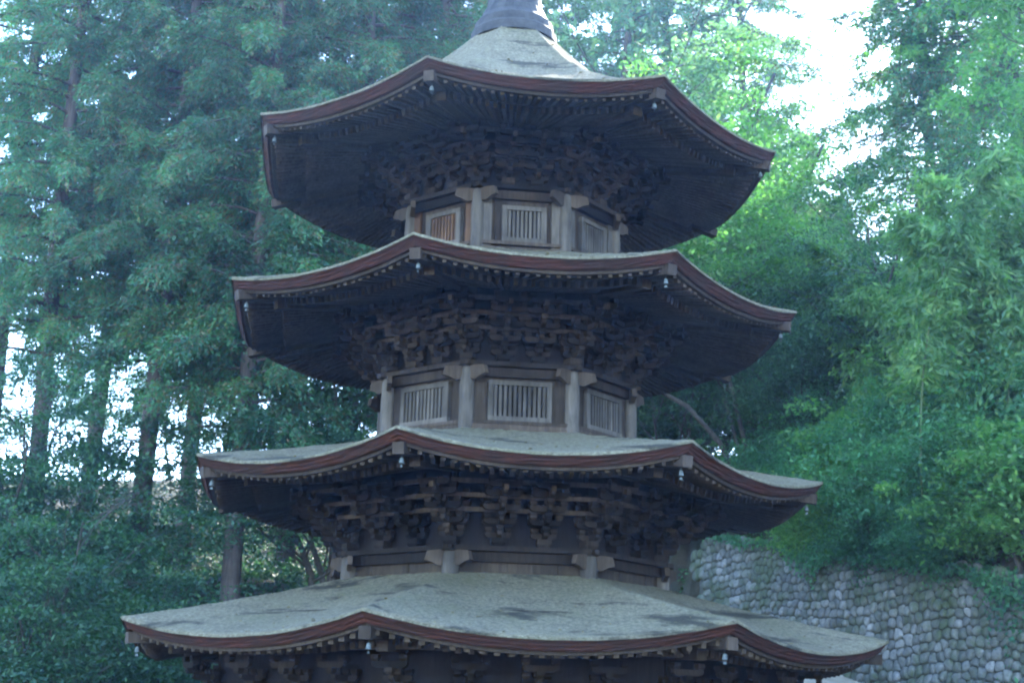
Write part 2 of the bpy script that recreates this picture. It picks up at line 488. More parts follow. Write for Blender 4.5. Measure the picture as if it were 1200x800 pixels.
rr = random.Random(11)
ROOF_OBJ = []
for k, r in enumerate(ROOF):
    # ---- bark roof: top sheet with a little unevenness
    nu, V, F = 18, [], []
    NS = NT * 8
    for u in range(nu + 1):
        uu = u / nu
        w = r['a'] * uu + (1 - r['a']) * uu ** 2.3
        lam = 1 - uu * (1 - r['ri'] / r['R'])
        for n in range(NS):
            side, t = divmod(n, NT); t /= NT
            p = eave(k, side, t, lam)
            p.z = p.z * (1 - w) + (CZ + r['zi']) * w
            # slightly domed courses plus hand-laid unevenness
            e = 1 - (2 * t - 1) ** 2
            p.z -= 0.05 * (1 - e) ** 3 * 0 + 0.0
            p.z += rr.uniform(-0.007, 0.007) * (0 if u in (0, nu) else 1)
            V.append(p)
    for u in range(nu):
        for n in range(NS):
            n2 = (n + 1) % NS
            F.append((u * NS + n, u * NS + n2, (u + 1) * NS + n2, (u + 1) * NS + n))
    # rounded nosing of the bark, thin pale lip above the cut
    base = len(V)
    for j, (lam_d, dz) in enumerate(((0.010, -0.012), (0.012, -0.032))):
        for n in range(NS):
            side, t = divmod(n, NT); t /= NT
            p = eave(k, side, t, 1 + lam_d / r['R'] * 0.6, dz + rr.uniform(-.003, .003))
            V.append(p)
    for n in range(NS):
        n2 = (n + 1) % NS
        F.append((n2, n, base + n, base + n2))
        F.append((base + n2, base + n, base + NS + n, base + NS + n2))
    roof = add('roof', mesh_np('roof', V, F, True), M['bark'], pagoda)
    ROOF_OBJ.append(roof)
    roof['label'] = r['name'] + ' roof of grey weathered cypress bark'
    # ---- layered red-brown cut edge, leaning inwards, with courses
    V, F = [], []
    steps = 6
    for j in range(steps + 1):
        f = j / steps
        for n in range(NS):
            side, t = divmod(n, NT); t /= NT
            off = -0.012 - 0.075 * f + (0.006 if j % 2 else 0) + rr.uniform(-.008, .008)
            p = eave(k, side, t, 1 + off / r['R'], -0.028 - (TH_CUT - 0.028) * f)
            V.append(p)
    for j in range(steps):
        for n in range(NS):
            n2 = (n + 1) % NS
            F.append((j * NS + n2, j * NS + n, (j + 1) * NS + n, (j + 1) * NS + n2))
    b2 = len(V)
    for n in range(NS):
        side, t = divmod(n, NT); t /= NT
        V.append(eave(k, side, t, 1 - 0.30 / r['R'], -TH_CUT + 0.01))
    for n in range(NS):
        n2 = (n + 1) % NS
        F.append((steps * NS + n2, steps * NS + n, b2 + n, b2 + n2))
    add('bark_cut_edge', mesh_np('bark_cut_edge', V, F, False), M['cut'], roof)
    # ---- eave board under the bark, one plank per side
    for side in range(8):
        V, F = [], []
        for n in range(NT + 1):
            t = n / NT
            for off, dz in ((-0.125, -TH_CUT + 0.0), (-0.135, -TH_CUT - TH_BOARD), (-0.20, -TH_CUT - TH_BOARD), (-0.20, -TH_CUT)):
                V.append(eave(k, side, t, 1 + off / r['R'], dz))
        for n in range(NT):
            for q in range(4):
                q2 = (q + 1) % 4
                F.append((n * 4 + q, (n + 1) * 4 + q, (n + 1) * 4 + q2, n * 4 + q2))
        F += [(0, 1, 2, 3), (NT * 4 + 3, NT * 4 + 2, NT * 4 + 1, NT * 4)]
        add('eave_board', mesh_np('eave_board', V, F), M['wood'], roof)
    # ---- boards above the rafters
    V, F = [], []
    li = (r['rw'] - 0.25) / r['R']
    lams = [1 - 0.12 / r['R'], 0.93, 0.86, 0.75, 0.6, li] if li < .55 else [1 - .12 / r['R'], 0.95, 0.9, li]
    for lam in lams:
        for n in range(NS):
            side, t = divmod(n, NT); t /= NT
            V.append(soffit(k, side, t, lam, 0.012))
    for j in range(len(lams) - 1):
        for n in range(NS):
            n2 = (n + 1) % NS
            F.append((j * NS + n2, j * NS + n, (j + 1) * NS + n, (j + 1) * NS + n2))
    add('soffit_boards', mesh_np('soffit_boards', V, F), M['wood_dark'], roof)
    # ---- fan rafters in two tiers
    lf = 0.83 if k else 0.86                    # where the tiers change over
    stuff = MB()
    UB = [(-.5, -.5, -.5), (.5, -.5, -.5), (.5, .5, -.5), (-.5, .5, -.5), (-.5, -.5, .5), (.5, -.5, .5), (.5, .5, .5), (-.5, .5, .5)]
    nr = 24
    for side in range(8):
        seen = side in (7, 0, 1, 2) if False else side in (0, 1, 2)
        for n in range(nr):
            t = (n + 0.5) / nr
            # flying rafter
            a = soffit(k, side, t, 1 - (0.19 + rr.uniform(-.015, .015)) / r['R'], -0.030)
            b = soffit(k, side, t, lf - 0.10, -0.030)
            mm = bar_matrix(a, b, 0.046 * r['R'] / 3.75, 0.075)
            if seen: add('flying_rafter', unit_box, None, roof, mm)
            else: stuff.poly(UB, BOXF, mm)
            # base rafter
            if k == 0:
                b = soffit(k, side, t, (r['rw'] - 0.15) / r['R'], -0.115)
            else:
                b = soffit(k, side, t, (r['rw'] + 0.25) / r['R'], -0.115)
            a = soffit(k, side, t, lf + rr.uniform(-.003, .003), -0.115)
            mm = bar_matrix(a, b, 0.046 * r['R'] / 3.75, 0.080)
            if seen: add('base_rafter', unit_box, None, roof, mm)
            else: stuff.poly(UB, BOXF, mm)
        # strip that carries the flying rafters
        V, F = [], []
        for n in range(NT + 1):
            t = n / NT
            for lam, dz in ((lf - 0.012, -0.062), (lf - 0.012, -0.082), (lf - 0.035, -0.082), (lf - 0.035, -0.062)):
                V.append(soffit(k, side, t, lam, dz))
        for n in range(NT):
            for q in range(4):
                q2 = (q + 1) % 4
                F.append((n * 4 + q, (n + 1) * 4 + q, (n + 1) * 4 + q2, n * 4 + q2))
        F += [(0, 1, 2, 3), (NT * 4 + 3, NT * 4 + 2, NT * 4 + 1, NT * 4)]
        add('rafter_strip', mesh_np('rafter_strip', V, F), M['wood'], roof)
    add('far_rafters', stuff.mesh('far_rafters'), M['rafter'], roof, kind='stuff')
    # ---- hip rafters at the corners
    for i in range(8):
        a = soffit(k, i, 0.0, 1 - 0.10 / r['R'], -0.06)
        b = soffit(k, i, 0.0, lf - 0.05, -0.06)
        bar('hip_rafter', a, b, 0.115, 0.115, roof, beam_mesh)
        a2 = soffit(k, i, 0.0, lf + 0.02, -0.16)
        b2_ = soffit(k, i, 0.0, r['rw'] * 0.9 / r['R'], -0.16)
        bar('hip_rafter', a2, b2_, 0.12, 0.13, roof, beam_mesh)
        # pale end grain cap
        e0 = soffit(k, i, 0.0, 1 - 0.10 / r['R'], -0.06)
        e1 = soffit(k, i, 0.0, 1 - 0.075 / r['R'], -0.06)
        bar('hip_end', e1, e0, 0.122, 0.122, roof, beam_mesh)

# ---- fallen leaves caught on the bark
def roof_point(k, side, t, uu):
    r = ROOF[k]
    w = r['a'] * uu + (1 - r['a']) * uu ** 2.3
    p = eave(k, side, t, 1 - uu * (1 - r['ri'] / r['R']))
    p.z = p.z * (1 - w) + (CZ + r['zi']) * w
    return p
LITTER = simple('leaf_litter', (0.10, 0.07, 0.03), (0.26, 0.22, 0.10), 40, 0.9, 0, 0)
for k, cnt in ((0, 420), (1, 260), (2, 200), (3, 160)):
    mb = MB()
    for _ in range(cnt):
        p = roof_point(k, rr.randrange(8), rr.random(), rr.random() ** 1.6)
        a = rr.uniform(0, 6.28); L = rr.uniform(.012, .035); wv = L * rr.uniform(.3, .6)
        ca, sa = math.cos(a), math.sin(a)
        z = p.z + .014
        mb.poly([(p.x - ca * L, p.y - sa * L, z), (p.x + sa * wv, p.y - ca * wv, z + rr.uniform(.004, .014)), (p.x + ca * L, p.y + sa * L, z + rr.uniform(0, .012)), (p.x - sa * wv, p.y + ca * wv, z + rr.uniform(.0, .01))], [(0, 1, 2, 3)])
    add('fallen_leaves', mb.mesh('fallen_leaves'), LITTER, ROOF_OBJ[k], kind='stuff')

# ---- bracket pieces
def arm_mesh(L, w, h, mat):
    c = min(h * 0.75, L * 0.18)
    prof = [(-L / 2, h * .5), (-L / 2, -h * .05), (-L / 2 + c * .35, -h * .34), (-L / 2 + c, -h * .5), (L / 2 - c, -h * .5), (L / 2 - c * .35, -h * .34), (L / 2, -h * .05), (L / 2, h * .5)]
    V = [(x, -w / 2, z) for x, z in prof] + [(x, w / 2, z) for x, z in prof]
    n = len(prof)
    F = [tuple(range(n)), tuple(range(2 * n - 1, n - 1, -1))]
    F += [(i, n + i, n + (i + 1) % n, (i + 1) % n) for i in range(n)]
    me = mesh_np('bracket_arm', V, F); me.materials.append(mat); return me
def block_mesh(s, h, mat):
    V = []
    for f, z in ((0.66, 0), (0.80, .16 * h), (1.0, .42 * h), (1.0, h)):
        V += [(-s * f / 2, -s * f / 2, z), (s * f / 2, -s * f / 2, z), (s * f / 2, s * f / 2, z), (-s * f / 2, s * f / 2, z)]
    F = [(3, 2, 1, 0), (12, 13, 14, 15)]
    for j in range(3):
        F += [(j * 4 + i, j * 4 + (i + 1) % 4, j * 4 + 4 + (i + 1) % 4, j * 4 + 4 + i) for i in range(4)]
    me = mesh_np('bearing_block', V, F); me.materials.append(mat); return me
ARM_S = [arm_mesh(L, 0.050, 0.062, M['bracket']) for L in (0.30, 0.37, 0.42)]
ARM_P = [arm_mesh(L, 0.050, 0.064, M['bracket']) for L in (0.30, 0.40, 0.45)]
BLK = block_mesh(0.080, 0.062, M['bracket'])
BIG = block_mesh(0.16, 0.10, M['bracket'])

def bracket_set(pos, out, zt, zp, steps, seen, reach):
    """pos: wall point (x, y); out: outward unit vector; zt: top of wall plate; zp: underside of the purlin"""
    root = add('bracket_set', None, None, pagoda) if seen else None
    lat = Vector((-out.y, out.x, 0))
    stuff = MB()
    def put(name, me, mm):
        if seen: add(name, me, None, root, mm)
        else: stuff.poly([v.co for v in me.vertices], [tuple(p.vertices) for p in me.polygons], mm)
    p0 = Vector((pos[0], pos[1], zt))
    put('bearing_block', BIG, frame(p0, lat))
    z = zt + 0.10
    sh = max(0.07, (zp - zt - 0.10) / steps)
    LS = (0.30, 0.37, 0.42)
    for j in range(steps):
        zc = z + j * sh
        d = reach * j
        for dd in ((0.0, d) if j else (0.0,)):
            put('bracket_arm', ARM_S[min(j, 2)], frame(p0 + out * dd + Vector((0, 0, zc - zt + 0.032)), lat))
            L = LS[min(j, 2)] - 0.075
            for q in (-.5, 0, .5):
                put('bearing_block', BLK, frame(p0 + out * dd + lat * (L * q) + Vector((0, 0, zc - zt + 0.063)), lat))
        a = p0 + out * (d + reach * 0.5 - 0.06) + Vector((0, 0, zc - zt + 0.034))
        put('bracket_arm', ARM_P[0], frame(a, out))
        put('bearing_block', BLK, frame(p0 + out * (d + reach) + Vector((0, 0, zc - zt + 0.068)), lat))
    zc = z + steps * sh
    dd = reach * steps
    put('bracket_arm', ARM_S[1], frame(p0 + out * dd + Vector((0, 0, zc - zt - 0.03)), lat))
    for q in (-.5, .5):
        put('bearing_block', BLK, frame(p0 + out * dd + lat * (0.30 * q) + Vector((0, 0, zc - zt + 0.0)), lat))
    if steps > 1:                     # sloping tail beam with a short nose
        A = p0 + out * (reach * steps + 0.10) + Vector((0, 0, (zc - zt) - 0.075))
        B = p0 + out * 0.02 + Vector((0, 0, (zc - zt) + 0.10))
        mm = frame((A + B) / 2, A - B) @ Matrix.Diagonal(((A - B).length, 0.045, 0.06, 1))
        put('tail_beam', unit_box, mm)
    if not seen:
        add('bracket_set', stuff.mesh('bracket_set'), M['bracket'], pagoda, kind='stuff')

STOREY = [  # column radius, base z, top z, roof carried
    dict(k=0, R=3.62, z0=-2.2 + 0.25, z1=0.13, steps=1, reach=0.24, cr=0.12),
    dict(k=1, R=2.05, z0=1.25, z1=1.76, steps=4, reach=0.16, cr=0.10),
    dict(k=2, R=1.65, z0=3.05, z1=3.98, steps=4, reach=0.155, cr=0.088),
    dict(k=3, R=1.437, z0=5.30, z1=6.30, steps=4, reach=0.15, cr=0.082),
]
def column_mesh(h, r):
    mb = MB()
    mb.lathe([(r * .93, 0), (r, h * .25), (r, h * .7), (r * .9, h * .94), (r * .72, h)], 14)
    me = mb.mesh('column', True); me.materials.append(M['wood_pale']); return me

for st in STOREY:
    k, R = st['k'], st['R']
    z0, z1 = st['z0'] + CZ, st['z1'] + CZ
    apo = R * CO8
    cm = column_mesh(z1 - z0, st['cr'])
    purl_apo = apo + st['reach'] * st['steps']
    zp = soffit_mid(k, purl_apo) - 0.16 - 0.09
    for i in range(8):
        a = cang(i); o = dirv(a); cpos = o * R
        add('column', cm, None, pagoda, Matrix.Translation((cpos.x, cpos.y, z0)))
        # nosing beams that run past the column head
        c1 = dirv(cang(i + 1)) * R
        l = (c1 - cpos).normalized()
        n = dirv(cang(i) + R_(22.5))
        W = (c1 - cpos).length
        mid = (cpos + c1) / 2
        def local(u, v, w):            # u along the face, v outwards, w height
            q = mid + l * u + n * v
            return Vector((q.x, q.y, w))
        def face_box(name, u0, u1, v0, v1, w0, w1, me, parent):
            c = local((u0 + u1) / 2, (v0 + v1) / 2, (w0 + w1) / 2)
            mm = frame(c, l) @ Matrix.Diagonal((u1 - u0, v1 - v0, w1 - w0, 1))
            return add(name, me, None, parent, mm)
        hw = W / 2 - st['cr'] * 0.6
        # wall plate (daiwa), head beam, foot beam
        face_box('wall_plate', -W / 2 - 0.10, W / 2 + 0.10, -0.13 + .001 * (i % 2), 0.11, z1 + .001 * (i % 2), z1 + 0.055 + .001 * (i % 2), TIMBER, pagoda)
        face_box('head_beam', -hw, hw, -0.05, 0.045, z1 - 0.115, z1 - 0.005, TIMBER, pagoda)
        # frieze behind the brackets
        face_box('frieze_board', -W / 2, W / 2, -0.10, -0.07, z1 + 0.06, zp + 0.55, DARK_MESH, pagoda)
        H = z1 - 0.12 - z0
        if k == 0:
            nb = 12
            zb, zt_ = z0 + 0.12, z1 - 0.115
        else:
            nb = 5 if k == 1 else 6
            zb, zt_ = z0 + 0.02, z1 - 0.115
        # plank wall
        for q in range(nb):
            u0 = -hw + 2 * hw * q / nb; u1 = -hw + 2 * hw * (q + 1) / nb
            face_box('wall_plank', u0 + 0.002, u1 - 0.002, -0.045 - .003 * (q % 2), -0.015 - .003 * (q % 2), zb, zt_, plank_mesh, pagoda)
        if k in (2, 3):
            zf = (3.25 if k == 2 else 5.50) + CZ       # where the roof below meets the wall
            face_box('foot_beam', -hw, hw, -0.03, 0.055, zf - 0.12, zf + 0.055, beam_mesh, pagoda)
            if k == 2:
                fw_, f0, f1, off = 0.76, zf + 0.085, zf + 0.57, 0.0
                jamb = 0.06
            else:
                fw_, f0, f1, off = 0.56, zf + 0.13, zf + 0.60, 0.03
                jamb = 0.07
            win = add('window', None, None, pagoda)
            win['label'] = 'slatted lattice window in a pale wooden frame'
            pm = pale_mesh
            fd = 0.05
            face_box('frame_rail', off - fw_ / 2, off + fw_ / 2, -0.01, fd, f0, f0 + 0.055, pm, win)
            face_box('frame_rail', off - fw_ / 2, off + fw_ / 2, -0.01, fd, f1 - 0.055, f1, pm, win)
            face_box('frame_stile', off - fw_ / 2, off - fw_ / 2 + jamb, -0.01, fd - .003, f0 + 0.055, f1 - 0.055, pm, win)
            face_box('frame_stile', off + fw_ / 2 - jamb, off + fw_ / 2, -0.01, fd - .003, f0 + 0.055, f1 - 0.055, pm, win)
            face_box('sill', -hw, hw, -0.01, 0.062, f0 - 0.045, f0 - 0.002, beam_mesh, pagoda)
            face_box('lattice_backing', off - fw_ / 2 + jamb, off + fw_ / 2 - jamb, -0.012, -0.006, f0 + .055, f1 - .055, DARK_MESH, win)
            nbars = 11 if k == 2 else 8
            w_in = fw_ - 2 * jamb
            bar_me = board_mesh if (k == 3 and i == 0) else pm
            for b in range(nbars):
                u = off - w_in / 2 + w_in * (b + 0.5) / nbars
                face_box('lattice_bar', u - w_in / nbars * 0.30, u + w_in / nbars * 0.30, 0.002, 0.03, f0 + .05, f1 - .05, bar_me, win)
            if k == 3:
                for sx in (-1, 1):
                    cxx = sx * (hw - 0.07)
                    face_box('jamb_board', cxx - 0.055, cxx + 0.055, -0.012, 0.025, zf + 0.056, z1 - .118, board_mesh if i == 0 else pm, pagoda)
        # purlin ring
        ax = (purl_apo) / CO8
        c0p = dirv(cang(i)) * ax; c1p = dirv(cang(i + 1)) * ax
        e = 0.08 + .002 * (i % 2)
        bar('purlin', (c0p.x, c0p.y, zp + 0.085 + e), (c1p.x, c1p.y, zp + 0.085 + e), 0.085, 0.10, pagoda, unit_box)
        for j in range(1, st['steps']):
            ax = (apo + st['reach'] * j) / CO8
            c0p = dirv(cang(i)) * ax; c1p = dirv(cang(i + 1)) * ax
            sh = (zp - z1 - .055 - 0.10) / st['steps']
            zz_ = z1 + .055 + 0.10 + sh * j + 0.155 + .002 * (i % 2)
            bar('tie_beam', (c0p.x, c0p.y, zz_), (c1p.x, c1p.y, zz_), 0.045, 0.05, pagoda, unit_box)
        seen_c = i in (1, 2)
        seen_m = i == 1
        bracket_set(cpos * 1.0, o, z1 + 0.055, zp, st['steps'], seen_c, st['reach'] / CO8)
        if k == 0:
            for u in (-W / 6 * 1.0, W / 6 * 1.0) if False else (0.0,):
                pm_ = mid + l * u
                bracket_set(pm_, n, z1 + 0.055, zp, st['steps'], seen_m, st['reach'])
            for u in (-W / 4, W / 4):
                pm_ = mid + l * u
                bracket_set(pm_, n, z1 + 0.055, zp, st['steps'], seen_m and False, st['reach'])
        else:
            for u in (-W / 6, W / 6):
                bracket_set(mid + l * u, n, z1 + 0.055, zp, st['steps'], seen_m, st['reach'])
        # carved nosings either side of the column head
        if k:
            for sgn, lv in ((1, l), (-1, (dirv(cang(i - 1)) * R - cpos).normalized())):
                q = cpos - lv * 0.17
                V = [(-.13, .0), (-.10, .10), (.05, .12), (.13, .12), (.13, -.04), (.03, -.06), (-.05, -.02)]
                mb = MB()
                nn = len(V)
                mb.poly([(x, -.03, z) for x, z in V] + [(x, .03, z) for x, z in V],
                        [tuple(range(nn)), tuple(range(2 * nn - 1, nn - 1, -1))] + [(q_, nn + q_, nn + (q_ + 1) % nn, (q_ + 1) % nn) for q_ in range(nn)])
                add('beam_nosing', mb.mesh('beam_nosing'), M['wood'], pagoda, frame((q.x, q.y, z1 - 0.115), lv))

# stone platform
mb = MB()
for r0, za, zb in ((4.35, 0.0, 0.25),):
    V = [tuple(dirv(cang(i)) * r0 + Vector((0, 0, za))) for i in range(8)] + [tuple(dirv(cang(i)) * r0 + Vector((0, 0, zb))) for i in range(8)]
    F = [tuple(range(8, 16))] + [(i, (i + 1) % 8, 8 + (i + 1) % 8, 8 + i) for i in range(8)]
    mb.poly(V, F)
add('platform', mb.mesh('platform'), M['base_stone'], pagoda)

# finial: flared dew basin, bowl and ringed spire
mb = MB()
mb.lathe([(0.61, 8.80), (0.60, 8.93), (0.565, 8.97), (0.55, 9.08), (0.47, 9.18), (0.42, 9.30)], 24, Matrix.Translation((0, 0, CZ + 0.15)) @ Matrix.Rotation(ROT + R_(22.5), 4, 'Z'))
fin = add('finial', mb.mesh('finial'), M['iron'], pagoda)
mb = MB()
mb.lathe([(0.41, 9.30), (0.38, 9.42), (0.37, 9.62), (0.42, 9.66), (0.42, 9.72)], 24, Matrix.Translation((0, 0, CZ + 0.15)) @ Matrix.Rotation(ROT + R_(22.5), 4, 'Z'))
mb.lathe([(0.30, 9.72), (0.27, 9.88), (0.12, 9.98), (0.05, 10.0), (0.045, 13.6), (0.01, 13.8)], 16, Matrix.Translation((0, 0, CZ + 0.15)))
add('spire', mb.mesh('spire', False), M['iron'], fin)
for j in range(7):
    mb = MB()
    rr0 = 0.26 - 0.02 * j
    mb.lathe([(rr0 - .03, -.03), (rr0, -.03), (rr0, .03), (rr0 - .03, .03), (rr0 - .03, -.03)], 20)
    for s in range(4):
        mb.box((0, 0, 0), (2 * rr0 - .03, .02, .02), Matrix.Rotation(s * math.pi / 4, 4, 'Z'))
    add('spire_ring', mb.mesh('spire_ring'), M['iron'], fin, Matrix.Translation((0, 0, CZ + 10.4 + j * 0.36)))

# ---- wind bells hang from the corner beams
mb = MB()
mb.lathe([(0.012, 0.0), (0.030, -0.008), (0.040, -0.035), (0.044, -0.08), (0.054, -0.105), (0.054, -0.112), (0.04, -0.112)], 12)
mb.tube([(0, 0, 0.06), (0, 0, -0.0)], [0.006, 0.006], 6)
bell_me = mb.mesh('wind_bell', False); bell_me.materials.append(M['bronze'])
mb = MB()
mb.tube([(0, 0, -0.10), (0, 0, -0.15)], [0.004, 0.004], 5)
mb.poly([(-.03, -.002, -.15), (.03, -.002, -.15), (.035, -.002, -.20), (0, -.002, -.185), (-.035, -.002, -.20), (-.03, .002, -.15), (.03, .002, -.15), (.035, .002, -.20), (0, .002, -.185), (-.035, .002, -.20)],
        [(0, 1, 2, 3, 4), (9, 8, 7, 6, 5), (0, 5, 6, 1), (1, 6, 7, 2), (2, 7, 8, 3), (3, 8, 9, 4), (4, 9, 5, 0)])
clap_me = mb.mesh('clapper', False); clap_me.materials.append(M['bronze'])
CORN = ['left', 'front left', 'front right', 'right']
for k, r in enumerate(ROOF):
    for i in range(4):
        p = soffit(k, i, 0.0, 1 - 0.20 / r['R'], -0.06 - 0.0575 - 0.035)
        b = add('wind_bell', bell_me, None, None, Matrix.Translation(p) @ Matrix.Rotation(rr.uniform(0, 3), 4, 'Z') @ Matrix.Scale(0.52, 4))
        b['label'] = 'small verdigris wind bell under the %s corner of the %s roof' % (CORN[i], r['name'])
        b['category'] = 'wind bell'
        b['group'] = 'wind bells under the roof corners'
        add('clapper', clap_me, None, b)

# ------------------------------------------------------------------ retaining wall of river stones
wall = add('stone_wall', None, None, None, Matrix.Translation((W0.x, W0.y, z_path(0))))
wall['label'] = 'rough retaining wall of rounded grey stones along the climbing path'
wall['category'] = 'stone wall'
inv = Matrix.Translation((-W0.x, -W0.y, -z_path(0)))
V, F = [], []
qs = np.arange(1.5, 16.01, 0.5)
BAT = 0.16          # batter
for q in qs:
    q = float(q)
    zb, zt = z_path(q) - 0.4, z_top(q) - 0.03
    for s, z in ((0.0, zb), (BAT * (zt - zb) * 0.5, zt), (0.9, zt - 0.02), (0.9, zb)):
        p = W0 + wd * q + wnrm * s; V.append((p.x, p.y, z))
for i in range(len(qs) - 1):
    for j in range(4):
        j2 = (j + 1) % 4
        F.append((i * 4 + j, i * 4 + 4 + j, i * 4 + 4 + j2, i * 4 + j2))
F += [(0, 1, 2, 3), tuple((len(qs) - 1) * 4 + j for j in (3, 2, 1, 0))]
add('wall_core', mesh_np('wall_core', V, F), M['mortar'], wall, inv)

def ico(sub):
    import bmesh
    bm = bmesh.new(); bmesh.ops.create_icosphere(bm, subdivisions=sub, radius=1.0)
    V = np.array([v.co[:] for v in bm.verts]); F = np.array([[v.index for v in f.verts] for f in bm.faces]); bm.free()
    return V, F
rw = random.Random(8)
pts2 = []
row = 0
zl = 0.3
while zl < 6.2:
    q = 1.5 + 0.3 * math.sin(row * 0.9) + (0.10 if row % 2 else 0.0)
    while q < 15.8:
        qc = q + rw.uniform(-.05, .05)
        zc = zl + rw.uniform(-.045, .045) + 0.08 * math.sin(qc * 1.3 + row * .12)
        if z_path(qc) - 0.3 < zc < z_top(qc) + 0.02:
            pts2.append((qc, zc))
        q += 0.172
    zl += 0.148; row += 1
cells = {}
for n, (a, b) in enumerate(pts2):
    cells.setdefault((int(a / .4), int(b / .4)), []).append(n)
def clip(poly, mx, my, nx_, ny_):
    out = []
    for i in range(len(poly)):
        p, q = poly[i], poly[(i + 1) % len(poly)]
        dp = (p[0] - mx) * nx_ + (p[1] - my) * ny_; dq = (q[0] - mx) * nx_ + (q[1] - my) * ny_
        if dp <= 0: out.append(p)
        if dp * dq < 0:
            t = dp / (dp - dq); out.append((p[0] + (q[0] - p[0]) * t, p[1] + (q[1] - p[1]) * t))
    return out
def stone_shape(n):
    """one fitted stone as a rounded boss on its own cell of the wall face"""
    cx, cz_ = pts2[n]
    poly = [(cx + .16 * math.cos(k * math.pi / 6), cz_ + .16 * math.sin(k * math.pi / 6)) for k in range(12)]
    ci, cj = int(cx / .4), int(cz_ / .4)
    for a in (-1, 0, 1):
        for b in (-1, 0, 1):
            for k in cells.get((ci + a, cj + b), ()):
                if k == n: continue
                dx, dz = pts2[k][0] - cx, pts2[k][1] - cz_
                if abs(dx) + abs(dz) < .6:
                    poly = clip(poly, cx + dx / 2, cz_ + dz / 2, dx, dz)
                    if len(poly) < 3: return None
    # soften the corners: midpoints pulled between the vertices
    P_ = []
    m_ = len(poly)
    for i in range(m_):
        p, q = poly[i], poly[(i + 1) % m_]
        L = math.hypot(p[0] - q[0], p[1] - q[1])
        if L < .012: continue
        P_ += [(p[0] * .72 + q[0] * .28, p[1] * .72 + q[1] * .28), (p[0] * .28 + q[0] * .72, p[1] * .28 + q[1] * .72)]
    if len(P_) < 5: return None
    mx = sum(p[0] for p in P_) / len(P_); mz = sum(p[1] for p in P_) / len(P_)
    proud = rw.uniform(.03, .065); tq, tz = rw.uniform(-.2, .2), rw.uniform(-.2, .2)
    sh = rw.uniform(.90, .985)
    V = []
    for f, d in ((sh, -.03), (sh * .95, proud * .45), (sh * .72, proud * .88), (sh * .35, proud)):
        for p in P_:
            dq_, dz_ = (p[0] - mx) * f, (p[1] - mz) * f
            dep = d + (dq_ * tq + dz_ * tz) * (d > 0) + rw.uniform(-.005, .005)
            zc = mz + dz_
            sx = BAT * (zc - (z_path(mx) - .4)) * .5 - dep
            w_ = W0 + wd * (mx + dq_) + wnrm * sx
            V.append((w_.x - W0.x, w_.y - W0.y, zc - z_path(0)))
    m_ = len(P_)
    F = []
    for j in range(3):
        F += [(j * m_ + i, j * m_ + (i + 1) % m_, (j + 1) * m_ + (i + 1) % m_, (j + 1) * m_ + i) for i in range(m_)]
    F.append(tuple(3 * m_ + i for i in range(m_)))
    return V, F
def prominence(n):
    qc, zc = pts2[n]
    p = W0 + wd * qc
    az = math.degrees(math.atan2(p.x, p.y + D)); dist = math.hypot(p.x, p.y + D)
    el = math.degrees(math.atan2(zc - CZ, dist))
    return (1.0 if 8 < az < 20.6 and el > (0.9 if az > 15 else 2.6) and zc < z_top(qc) - .15 else 0.0) / dist ** 2
order = sorted(range(len(pts2)), key=prominence, reverse=True)
rest = MB()
made = 0
for n in order:
    g = stone_shape(n)
    if g is None: continue
    if made < 300:
        add('stone', mesh_np('stone', g[0], g[1], True), M['stone'], wall); made += 1
    else:
        rest.poly(g[0], g[1])
add('far_stones', rest.mesh('far_stones', True), M['stone_mass'], wall, kind='stuff')

# ------------------------------------------------------------------ vegetation
def polar(az, dist):
    a = R_(az); return dist * math.sin(a), -D + dist * math.cos(a)

def leaves_mesh(name, P, X, Y, mat, fold=0.25):
    """P centres, X half-length vectors, Y half-width vectors: a pointed leaf of two folded triangles-pairs"""
    n = len(P)
    N = np.cross(X, Y); N /= (np.linalg.norm(N, axis=1, keepdims=True) + 1e-9)
    ly = np.linalg.norm(Y, axis=1, keepdims=True)
    up_ = N * ly * fold
    V = np.empty((n, 4, 3), np.float32)
    V[:, 0] = P - X; V[:, 1] = P - Y * 1.0 + up_ + X * 0.1; V[:, 2] = P + X; V[:, 3] = P + Y + up_ + X * 0.1
    F = np.arange(n * 4, dtype=np.int32).reshape(n, 4)
    me = mesh_np(name, V.reshape(-1, 3), F)
    me.materials.append(mat)
    return me

def unit(v): return v / (np.linalg.norm(v, axis=-1, keepdims=True) + 1e-9)

